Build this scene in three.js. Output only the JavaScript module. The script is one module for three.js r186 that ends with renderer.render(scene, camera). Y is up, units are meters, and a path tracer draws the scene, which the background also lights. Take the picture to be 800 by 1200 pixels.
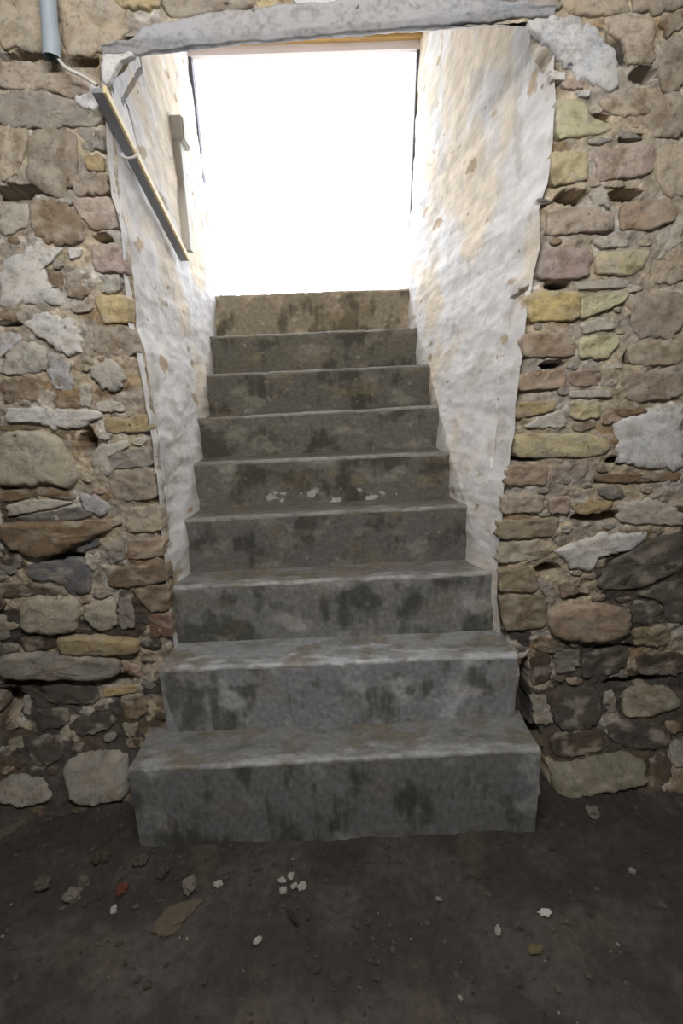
import * as THREE from 'three';
import { ImprovedNoise } from 'three/addons/math/ImprovedNoise.js';
import { mergeGeometries } from 'three/addons/utils/BufferGeometryUtils.js';
import { RoundedBoxGeometry } from 'three/addons/geometries/RoundedBoxGeometry.js';

// ---------------------------------------------------------------- camera, sky, lamp, exposure
const scene = new THREE.Scene();
const camera = new THREE.PerspectiveCamera(91.94, 800 / 1200, 0.05, 100);
camera.position.set(0.045, 1.354, 1.605);
camera.rotation.order = 'YXZ';
camera.rotation.set(-14.435 * Math.PI / 180, -0.148 * Math.PI / 180, -2.0 * Math.PI / 180);
const SKY = 6.0;
scene.background = new THREE.Color().setRGB(0.92, 0.965, 1.04);      // bright overcast sky
scene.backgroundIntensity = SKY;
const renderer = new THREE.WebGLRenderer({ antialias: true });
renderer.toneMapping = THREE.LinearToneMapping;
renderer.toneMappingExposure = 1.0;
renderer.shadowMap.enabled = true;
const LAMP = { x: 0.0, y: 2.47, z: 1.4, length: 1.2, candela: 7.9 };      // fluorescent tube under the cellar ceiling, behind the viewer
for (let i = 0; i < 5; i++) {
  const l = new THREE.PointLight(new THREE.Color().setRGB(1.0, 0.965, 0.92), LAMP.candela / 5, 0, 2);
  l.position.set(LAMP.x + (i - 2) * LAMP.length / 5, LAMP.y - 0.04, LAMP.z);
  l.castShadow = true; l.shadow.radius = 3; scene.add(l);
}

// ---------------------------------------------------------------- helpers
const noise = new ImprovedNoise();
const N3 = (x, y, z) => noise.noise(x + 31.7, y + 17.3, z + 53.1);
function fbm(x, y, z, oct = 4) { let a = 0.5, s = 0, f = 1; for (let i = 0; i < oct; i++) { s += a * N3(x * f, y * f, z * f + i * 7.7); a *= 0.5; f *= 2.03; } return s; }
let seed = 20241;
function rnd() { seed = (seed + 0x6D2B79F5) | 0; let t = Math.imul(seed ^ (seed >>> 15), 1 | seed); t = (t + Math.imul(t ^ (t >>> 7), 61 | t)) ^ t; return ((t ^ (t >>> 14)) >>> 0) / 4294967296; }
const rr = (a, b) => a + (b - a) * rnd();
const clamp = (v, a = 0, b = 1) => Math.min(b, Math.max(a, v));
const mix = (a, b, t) => a + (b - a) * t;
const sstep = (a, b, v) => { const t = clamp((v - a) / (b - a)); return t * t * (3 - 2 * t); };
const mix3 = (a, b, t) => [mix(a[0], b[0], t), mix(a[1], b[1], t), mix(a[2], b[2], t)];
function lut(tab, v, ki = 0, vi = 1) {                              // piecewise linear table, keys ascending
  if (v <= tab[0][ki]) return tab[0][vi];
  for (let i = 1; i < tab.length; i++) if (v <= tab[i][ki]) return mix(tab[i - 1][vi], tab[i][vi], (v - tab[i - 1][ki]) / (tab[i][ki] - tab[i - 1][ki]));
  return tab[tab.length - 1][vi];
}
const taken = {};
function numbered(n) { taken[n] = (taken[n] ?? -1) + 1; return taken[n] ? `${n}_${String(taken[n]).padStart(3, '0')}` : n; }
function shadows(o) { o.castShadow = true; o.receiveShadow = true; return o; }
function mesh(name, geo, mat, parent) { const m = shadows(new THREE.Mesh(geo, mat)); m.name = name; parent.add(m); return m; }
function tag(o, label, category, group, kind) { o.userData.label = label; o.userData.category = category; if (group) o.userData.group = group; if (kind) o.userData.kind = kind; return o; }
function thing(name, label, category, group, kind) { const g = new THREE.Group(); g.name = numbered(name); scene.add(g); return tag(g, label, category, group, kind); }
function texture(w, h, fn, { srgb = true, wrap = THREE.MirroredRepeatWrapping } = {}) {
  const d = new Uint8Array(w * h * 4);
  for (let j = 0; j < h; j++) for (let i = 0; i < w; i++) {
    const c = fn((i + 0.5) / w, (j + 0.5) / h), o = (j * w + i) * 4;
    d[o] = clamp(c[0], 0, 255); d[o + 1] = clamp(c[1], 0, 255); d[o + 2] = clamp(c[2], 0, 255); d[o + 3] = 255;
  }
  const t = new THREE.DataTexture(d, w, h, THREE.RGBAFormat);
  t.magFilter = THREE.LinearFilter; t.minFilter = THREE.LinearMipmapLinearFilter; t.generateMipmaps = true;
  t.wrapS = t.wrapT = wrap; if (srgb) t.colorSpace = THREE.SRGBColorSpace; t.needsUpdate = true; return t;
}
// a sheet of nu x nv cells; fn(u, v) gives [x, y, z]; uv(x, y, z, u, v) gives texture coordinates
function sheet(nu, nv, fn, uvf, flip = false) {
  const pos = [], uv = [], idx = [];
  for (let j = 0; j <= nv; j++) for (let i = 0; i <= nu; i++) { const p = fn(i / nu, j / nv); pos.push(...p); uv.push(...uvf(p[0], p[1], p[2], i / nu, j / nv)); }
  const W = nu + 1;
  for (let j = 0; j < nv; j++) for (let i = 0; i < nu; i++) {
    const a = j * W + i, b = a + 1, c = a + W, d = c + 1;
    if (flip) idx.push(a, c, b, b, c, d); else idx.push(a, b, c, b, d, c);
  }
  const g = new THREE.BufferGeometry();
  g.setAttribute('position', new THREE.Float32BufferAttribute(pos, 3)); g.setAttribute('uv', new THREE.Float32BufferAttribute(uv, 2));
  g.setIndex(idx); g.computeVertexNormals(); return g;
}
function slab(x0, x1, y0, y1, z0, z1) { const g = new THREE.BoxGeometry(x1 - x0, y1 - y0, z1 - z0); g.translate((x0 + x1) / 2, (y0 + y1) / 2, (z0 + z1) / 2); return g; }

// ---------------------------------------------------------------- measured shape of wall and stairs (metres)
const EDGE_L = [[-0.563, 0.525], [-0.558, 0.719], [-0.552, 0.934], [-0.551, 1.079], [-0.548, 1.19], [-0.552, 1.325], [-0.558, 1.479], [-0.574, 1.553], [-0.564, 1.696], [-0.56, 1.81], [-0.574, 1.898], [-0.568, 2.005], [-0.562, 2.107], [-0.559, 2.186]];                       // opening's left edge in the front wall: [x, y]
const EDGE_R = [[0.601, 0.461], [0.585, 0.611], [0.579, 0.801], [0.585, 0.98], [0.605, 1.094], [0.613, 1.258], [0.62, 1.389], [0.631, 1.514], [0.647, 1.634], [0.661, 1.727], [0.65, 1.828], [0.67, 1.893], [0.676, 1.989], [0.68, 2.092], [0.669, 2.171]];
const HOLES = [[-0.864, 1.916, 0.073, 0.017], [-0.804, 1.922, 0.039, 0.011], [-0.62, 1.789, 0.027, 0.01], [0.749, 1.856, 0.047, 0.015], [0.903, 1.856, 0.047, 0.014], [0.725, 1.622, 0.036, 0.011], [0.721, 1.39, 0.038, 0.009], [0.65, 1.098, 0.042, 0.008], [0.922, 2.148, 0.035, 0.018], [0.702, 2.265, 0.023, 0.008], [0.657, 2.176, 0.028, 0.005], [-1.181, 0.277, 0.068, 0.047], [-0.887, 0.81, 0.087, 0.015], [-0.754, 1.186, 0.027, 0.061], [-0.758, 2.238, 0.078, 0.01], [-0.604, 2.222, 0.041, 0.007], [0.803, 2.047, 0.034, 0.008], [0.899, 1.999, 0.034, 0.006], [0.965, 1.408, 0.019, 0.02], [0.965, 1.081, 0.039, 0.011], [0.865, 0.6, 0.042, 0.01], [1.087, 0.27, 0.106, 0.012], [1.022, 0.393, 0.069, 0.013], [-1.026, 0.35, 0.247, 0.01], [-0.794, 0.342, 0.062, 0.019], [-0.934, 1.565, 0.041, 0.006], [0.752, 0.707, 0.042, 0.019], [0.913, 0.891, 0.087, 0.018], [0.696, 0.253, 0.016, 0.122], [0.712, 0.1, 0.028, 0.034], [0.731, -0.05, 0.018, 0.102]];                     // cavities in the masonry: x, y, half width, half height
const edgeL = (y) => lut(EDGE_L, y, 1, 0), edgeR = (y) => lut(EDGE_R, y, 1, 0);
const STEPS = [                              // front z, left end x, right end x, left y, right y
  [0.315, -0.638, 0.639, 0.224, 0.241], [0.150, -0.570, 0.614, 0.465, 0.471], [-0.030, -0.545, 0.545, 0.681, 0.694],
  [-0.180, -0.530, 0.511, 0.886, 0.904], [-0.350, -0.525, 0.485, 1.071, 1.080], [-0.530, -0.535, 0.470, 1.237, 1.255],
  [-0.720, -0.536, 0.467, 1.418, 1.429], [-0.910, -0.545, 0.438, 1.600, 1.606], [-1.100, -0.548, 0.424, 1.813, 1.815]];
const FLOOR = -0.065, DOOR_Z = -1.25, HEAD = 2.905;
const batter = (y) => { const s = clamp((0.42 - y) / 0.42, 0, 1.4); return 0.15 * s * s; };   // the wall's foot stands forward
const ceilingY = (z) => 2.272 + 0.56 * -z;

// ---------------------------------------------------------------- materials
const C = (r, g, b) => [r, g, b];
const PAL = {
  buff: C(179, 166, 147), buff2: C(183, 169, 154), ochre: C(197, 180, 141), ochre2: C(174, 157, 121), grey: C(155, 149, 141), grey2: C(126, 122, 115),
  browngrey: C(159, 148, 134), brown: C(130, 112, 89), brown2: C(144, 127, 106), pink: C(182, 166, 154), pink2: C(178, 160, 154), pinkbuff: C(184, 169, 154),
  pinkgrey: C(164, 154, 147), pale: C(191, 186, 175), pale2: C(187, 180, 161), white: C(222, 220, 216), white2: C(216, 216, 218), lilac: C(188, 186, 187),
  tan: C(170, 150, 130), tan2: C(135, 119, 98), red: C(135, 104, 89), slate: C(109, 109, 111), olive: C(150, 138, 115), olive2: C(159, 147, 122),
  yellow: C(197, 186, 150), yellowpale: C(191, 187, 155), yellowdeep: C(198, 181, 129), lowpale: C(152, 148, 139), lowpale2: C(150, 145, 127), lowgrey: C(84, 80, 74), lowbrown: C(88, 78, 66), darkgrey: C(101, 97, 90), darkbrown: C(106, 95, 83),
};
const grainMap = texture(1024, 1024, (u, v) => {                     // stone grain: multiplies each stone's own colour
  const x = u * 1.0, y = v * 1.0;
  const a = fbm(x * 9, y * 14, 1, 4), b = fbm(x * 40, y * 44, 3, 3), c = fbm(x * 130, y * 130, 5, 2);
  let k = 1.06 + a * 0.26 + b * 0.32 + c * 0.26;
  const pit = fbm(x * 60, y * 60, 9, 2); if (pit > 0.30) k -= (pit - 0.30) * 2.0;
  const warm = fbm(x * 7, y * 9, 12, 3) * 14, pale = sstep(0.16, 0.30, fbm(x * 12, y * 16, 21, 4));
  const g = 236 * k; return mix3([g + warm, g, g - warm * 1.2], [236, 234, 230], pale * 0.45);
});
const grainBump = texture(1024, 1024, (u, v) => { const k = 128 + 150 * fbm(u * 26, v * 26, 2, 5) + 60 * fbm(u * 120, v * 120, 4, 2); return [k, k, k]; }, { srgb: false });
const M = {};
M.stone = new THREE.MeshStandardMaterial({ map: grainMap, bumpMap: grainBump, bumpScale: 0.004, roughness: 0.93, vertexColors: true });
M.patch = new THREE.MeshStandardMaterial({ map: grainMap, bumpMap: grainBump, bumpScale: 0.003, roughness: 0.9, vertexColors: true });
// bedding mortar with lime smears, earth-brown stains and, low down, dark patches with ragged outlines
const WX0 = -1.5, WX1 = 1.5, WY0 = -0.2, WY1 = 2.5;
const DARK_AREAS = [[-1.03, 0.32, 0.43, 0.2], [1.01, 0.13, 0.4, 0.22], [-0.75, 0.1, 0.18, 0.2], [-0.81, 0.57, 0.18, 0.13], [0.84, 0.4, 0.19, 0.16], [1.12, 0.66, 0.23, 0.2], [0.96, 0.33, 0.25, 0.15], [0.83, 0.13, 0.18, 0.12], [1.12, 0.05, 0.21, 0.1], [0.9, -0.07, 0.32, 0.07], [-1.03, 0.25, 0.25, 0.14], [-1.12, 0.14, 0.19, 0.11], [-0.88, 0.16, 0.19, 0.11], [-1.07, 0.01, 0.27, 0.08], [-0.85, -0.05, 0.24, 0.08], [-1.06, 0.8, 0.17, 0.13], [-0.89, 0.81, 0.14, 0.04], [-1.11, 0.55, 0.1, 0.1], [-0.74, 0.4, 0.09, 0.1]];   // darker areas: x, y, half width, half height
const mortarMap = texture(1500, 1350, (u, v) => {
  const x = mix(WX0, WX1, u), y = mix(WY0, WY1, v);
  const a = fbm(x * 5, y * 8, 2, 5), b = fbm(x * 22, y * 26, 6, 4), c = fbm(x * 90, y * 90, 8, 2);
  let col = mix3([178, 165, 143], [164, 156, 145], sstep(-0.15, 0.2, a));
  col = mix3(col, [138, 114, 82], sstep(0.16, 0.30, fbm(x * 4 + 9, y * 9, 14, 5)) * 0.7);
  col = mix3(col, [198, 194, 188], sstep(0.14, 0.22, fbm(x * 7 + 3, y * 9 + 5, 19, 5)) * 0.75);
  let near = 9; for (const [sx, sy, a, b] of DARK_AREAS) near = Math.min(near, Math.hypot((x - sx) / a, (y - sy) / b));
  const darkAmt = sstep(0.0, 0.12, fbm(x * 5, y * 6, 27, 5) * 1.6 + 0.5 * (1.0 - Math.min(near, 2)));
  col = mix3(col, mix3([74, 66, 54], [62, 59, 56], sstep(-0.1, 0.1, a)), darkAmt * 0.85);
  const k = 0.98 + b * 0.42 + c * 0.3; return [col[0] * k, col[1] * k, col[2] * k];
}, { wrap: THREE.MirroredRepeatWrapping });
const mortarBump = texture(1024, 1024, (u, v) => { const k = 128 + 170 * fbm(u * 40, v * 40, 3, 4) + 60 * fbm(u * 150, v * 150, 4, 2); return [k, k, k]; }, { srgb: false });
mortarBump.repeat.set(3, 2.7);
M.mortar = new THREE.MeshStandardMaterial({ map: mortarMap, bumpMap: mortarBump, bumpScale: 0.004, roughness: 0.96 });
const wallUV = (x, y) => [(x - WX0) / (WX1 - WX0), (y - WY0) / (WY1 - WY0)];
// limewash on the passage walls: brush-built white, tinted ochre in a broad upper patch, scuffed and pitted
const limeMap = texture(1024, 1400, (u, v) => {
  const z = u * 1.5, y = v * 2.8;
  const a = fbm(z * 3, y * 4, 2, 5), b = fbm(z * 12, y * 24, 6, 4), s = fbm(z * 9, y * 8, 16, 4);
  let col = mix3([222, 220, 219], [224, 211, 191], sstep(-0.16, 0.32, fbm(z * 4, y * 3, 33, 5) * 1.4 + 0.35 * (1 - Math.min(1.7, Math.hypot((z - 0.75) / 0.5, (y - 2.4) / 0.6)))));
  col = mix3(col, [194, 188, 180], sstep(0.10, 0.26, s) * 0.55);
  col = mix3(col, [166, 142, 110], sstep(0.26, 0.36, fbm(z * 6, y * 9, 41, 4)) * 0.7);
  const chip = fbm(z * 14, y * 26, 51, 3); if (chip > 0.36) col = mix3(col, [138, 124, 106], clamp((chip - 0.36) * 9));
  const k = 1.0 + b * 0.15 + a * 0.10; return [col[0] * k, col[1] * k, col[2] * k];
}, { wrap: THREE.MirroredRepeatWrapping });
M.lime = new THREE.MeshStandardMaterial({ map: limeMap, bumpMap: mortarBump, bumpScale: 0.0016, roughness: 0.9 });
const earthMap = texture(1024, 1024, (u, v) => {
  const a = fbm(u * 8, v * 8, 2, 5), b = fbm(u * 60, v * 60, 5, 3), c = fbm(u * 220, v * 220, 8, 2);
  let col = mix3([78, 74, 69], [60, 57, 53], sstep(-0.2, 0.2, a)); col = mix3(col, [84, 77, 67], sstep(0.18, 0.3, fbm(u * 6, v * 6, 22, 4)) * 0.7);
  const k = 0.95 + b * 0.32 + c * 0.2; return [col[0] * k, col[1] * k, col[2] * k];
});
earthMap.repeat.set(1 / 1.6, 1 / 1.6);
const earthBump = mortarBump.clone(); earthBump.repeat.set(1.2, 1.2); earthBump.needsUpdate = true;
M.earth = new THREE.MeshStandardMaterial({ map: earthMap, bumpMap: earthBump, bumpScale: 0.004, roughness: 0.97 });
M.plain = new THREE.MeshStandardMaterial({ color: 0x666462, roughness: 0.95 });
M.pavement = new THREE.MeshStandardMaterial({ color: 0xb8b4ac, roughness: 0.95 });
M.pvc = new THREE.MeshStandardMaterial({ color: 0xa3afb9, roughness: 0.45 });
M.box = new THREE.MeshStandardMaterial({ color: 0xbebbb2, roughness: 0.6 });
M.cable = new THREE.MeshStandardMaterial({ color: 0xd8d6d0, roughness: 0.5 });
M.batten = new THREE.MeshStandardMaterial({ color: 0x8d8f94, roughness: 0.6 });
M.battenLitEdge = new THREE.MeshStandardMaterial({ color: 0xe6d2a0, roughness: 0.55 });  // pale wood, with the skylight on it put into the colour
M.frame = new THREE.MeshStandardMaterial({ color: 0x5a5560, roughness: 0.6 });
M.headWhite = new THREE.MeshStandardMaterial({ color: 0xe8dedd, roughness: 0.6 });
M.headWood = new THREE.MeshStandardMaterial({ color: 0xc9a468, roughness: 0.7 });
M.lampBody = new THREE.MeshStandardMaterial({ color: 0xe8e8e4, roughness: 0.5 });
M.lampGlow = new THREE.MeshStandardMaterial({ color: 0xffffff, emissive: 0xfff0dc, emissiveIntensity: 2.0 });

// ---------------------------------------------------------------- front wall: mortar bed, stones, bricks, plaster patches, lintel
const wall = thing('wall_front', 'rubble stone cellar wall with brick jamb around the stair opening', 'wall', null, 'structure');
function bedZ(x, y) {
  let z = batter(y) - 0.002 + 0.018 * fbm(x * 7, y * 9, 3, 3) + 0.012 * fbm(x * 32, y * 36, 5, 3);
  for (const [hx, hy, a, b] of HOLES) {
    const dx = (x - hx) / a, dy = (y - hy) / b; if (Math.abs(dx) > 1.6 || Math.abs(dy) > 1.6) continue;
    const d = Math.sqrt(dx * dx + dy * dy) + 0.5 * fbm(x * 40, y * 40, 9, 2); z -= 0.10 * (1 - sstep(0.65, 1.15, d));
  }
  return z;
}
const WALLTOP = 2.6;
const roundIn = (d) => d < 0.035 ? -0.05 * (1 - d / 0.035) ** 2 : 0;    // the jamb edge turns into the passage
{
  const split = 0.86;                                               // most columns where the photograph looks
  const col = (u, edge, far, near) => u < 0.06 ? mix(far, near, u / 0.06) : mix(near, edge, (u - 0.06) / 0.94);
  const left = sheet(190, 470, (u, v) => { const y = mix(-0.3, WALLTOP, v), e = y > 2.19 ? mix(-0.556, -0.50, sstep(2.19, 2.24, y)) : edgeL(y); const x = col(u, e, -2.4, -1.42); return [x, y, bedZ(x, y) + roundIn(e - x)]; }, wallUV);
  const right = sheet(190, 470, (u, v) => { const y = mix(-0.3, WALLTOP, v), e = y > 2.17 ? mix(0.668, 0.62, sstep(2.17, 2.24, y)) : edgeR(y); const x = col(u, e, 2.4, 1.48); return [x, y, bedZ(x, y) + roundIn(x - e)]; }, wallUV, true);
  const top = sheet(230, 66, (u, v) => { const x = mix(-0.52, 0.66, u), y = mix(2.275, WALLTOP, v); return [x, y, bedZ(x, y)]; }, wallUV);
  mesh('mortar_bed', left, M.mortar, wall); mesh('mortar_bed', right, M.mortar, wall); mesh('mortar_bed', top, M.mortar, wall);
  mesh('wall_core', mergeGeometries([slab(-2.4, -0.66, -0.2, 3.2, -0.4, -0.16), slab(0.78, 2.4, -0.2, 3.2, -0.4, -0.16)]), M.plain, wall);
}
const Z_FACE = (y) => batter(y);
const toLin = (c) => new THREE.Color().setRGB(c[0] / 255, c[1] / 255, c[2] / 255, THREE.SRGBColorSpace);
function outline(poly, n, soft, cut) {                                   // smooth, resample to n points, roughen
  let p = poly;
  for (let k = 0; k < soft; k++) { const q = []; for (let i = 0; i < p.length; i++) { const a = p[i], b = p[(i + 1) % p.length]; q.push([mix(a[0], b[0], cut), mix(a[1], b[1], cut)], [mix(a[0], b[0], 1 - cut), mix(a[1], b[1], 1 - cut)]); } p = q; }
  const len = []; let L = 0; for (let i = 0; i < p.length; i++) { const a = p[i], b = p[(i + 1) % p.length]; const l = Math.hypot(b[0] - a[0], b[1] - a[1]); len.push(l); L += l; }
  const out = []; let i = 0, acc = 0;
  for (let k = 0; k < n; k++) { const s = L * k / n; while (acc + len[i] < s) acc += len[i++]; const t = (s - acc) / len[i], a = p[i], b = p[(i + 1) % p.length]; out.push([mix(a[0], b[0], t), mix(a[1], b[1], t)]); }
  return out;
}
function masonryPiece(kind, colour, proud, poly, keep) {
  let area = 0; for (let i = 0; i < poly.length; i++) { const a = poly[i], b = poly[(i + 1) % poly.length]; area += a[0] * b[1] - b[0] * a[1]; }
  if (area < 0) poly = [...poly].reverse();
  const size = Math.sqrt(Math.abs(area) / 2), n = kind === 'plaster_patch' ? 56 : size > 0.05 ? 44 : 20, brick = kind === 'brick', patch = kind === 'plaster_patch';
  const o = outline(poly, n, brick || patch ? 1 : 2, brick ? 0.09 : patch ? 0.1 : 0.16);
  let cx = 0, cy = 0; for (const p of o) { cx += p[0] / n; cy += p[1] / n; }
  const jig = patch ? Math.min(0.02, size * 0.11) : brick ? 0.005 : 0.009, id = rnd() * 90;
  const rings = patch ? [[1.0, -0.012], [0.99, 0.0], [0.95, 0.7], [0.8, 1], [0.66, 1], [0.52, 1], [0.36, 1], [0.2, 1]] : brick ? [[1.05, -0.045], [1.03, 0.3], [0.985, 0.85], [0.86, 1], [0.7, 1.01], [0.54, 1.02], [0.36, 1.0], [0.2, 1.0]] : [[1.07, -0.045], [1.05, 0.05], [0.99, 0.7], [0.86, 0.95], [0.7, 0.98], [0.54, 1.0], [0.38, 1.03], [0.2, 1.05]];
  const h = patch ? proud * 0.4 + 0.004 : (proud > 0.028 ? proud * 0.8 : proud * 0.38) + 0.001;
  const pos = [], uv = [], colr = [], idx = [];
  const base = toLin(colour), alt = toLin(mix3(colour, [182, 174, 160], 0.8)), deep = toLin(mix3(colour, [104, 84, 58], 0.6));
  const put = (x, y, zr, ring = 9) => {
    const z = Z_FACE(y) + (zr < 0 ? zr : h * zr + (patch ? 0.006 : 0.012) * fbm(x * 28 + id, y * 30, id, 3) + (patch ? 0.003 : 0.008) * fbm(x * 9 + id, y * 9, id, 2));
    pos.push(x, y, z); uv.push(x + id * 0.37, y + id * 0.61);
    const t = sstep(0.04, 0.20, fbm(x * 14 + id, y * 20, 61, 3) + (ring < 3 ? 0.08 : 0)), d = sstep(0.12, 0.26, fbm(x * 16, y * 18 + id, 71, 3));
    const c = base.clone().lerp(alt, t * (patch ? 0.3 : 0.7)).lerp(deep, d * (patch ? 0.25 : 0.55)); colr.push(c.r, c.g, c.b);
  };
  for (const [s, zr] of rings) for (let k = 0; k < n; k++) {
    const dx = o[k][0] - cx, dy = o[k][1] - cy, j = 1 + (jig * fbm(o[k][0] * 55, o[k][1] * 55, id, 3) * 2.2) / Math.max(0.02, Math.hypot(dx, dy));
    put(cx + dx * s * j, cy + dy * s * j, zr, rings.findIndex((q) => q[0] === s));
  }
  put(cx, cy, rings[rings.length - 1][1]);
  for (let r = 0; r < rings.length - 1; r++) for (let k = 0; k < n; k++) { const a = r * n + k, b = r * n + (k + 1) % n, c = a + n, d = b + n; idx.push(a, b, c, b, d, c); }
  const last = (rings.length - 1) * n, ctr = rings.length * n; for (let k = 0; k < n; k++) idx.push(last + k, last + (k + 1) % n, ctr);
  const g = new THREE.BufferGeometry();
  g.setAttribute('position', new THREE.Float32BufferAttribute(pos, 3)); g.setAttribute('uv', new THREE.Float32BufferAttribute(uv, 2)); g.setAttribute('color', new THREE.Float32BufferAttribute(colr, 3));
  g.setIndex(idx); g.computeVertexNormals();
  if (keep) keep.push(g); else mesh(kind, g, patch ? M.patch : M.stone, wall);
}
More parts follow.
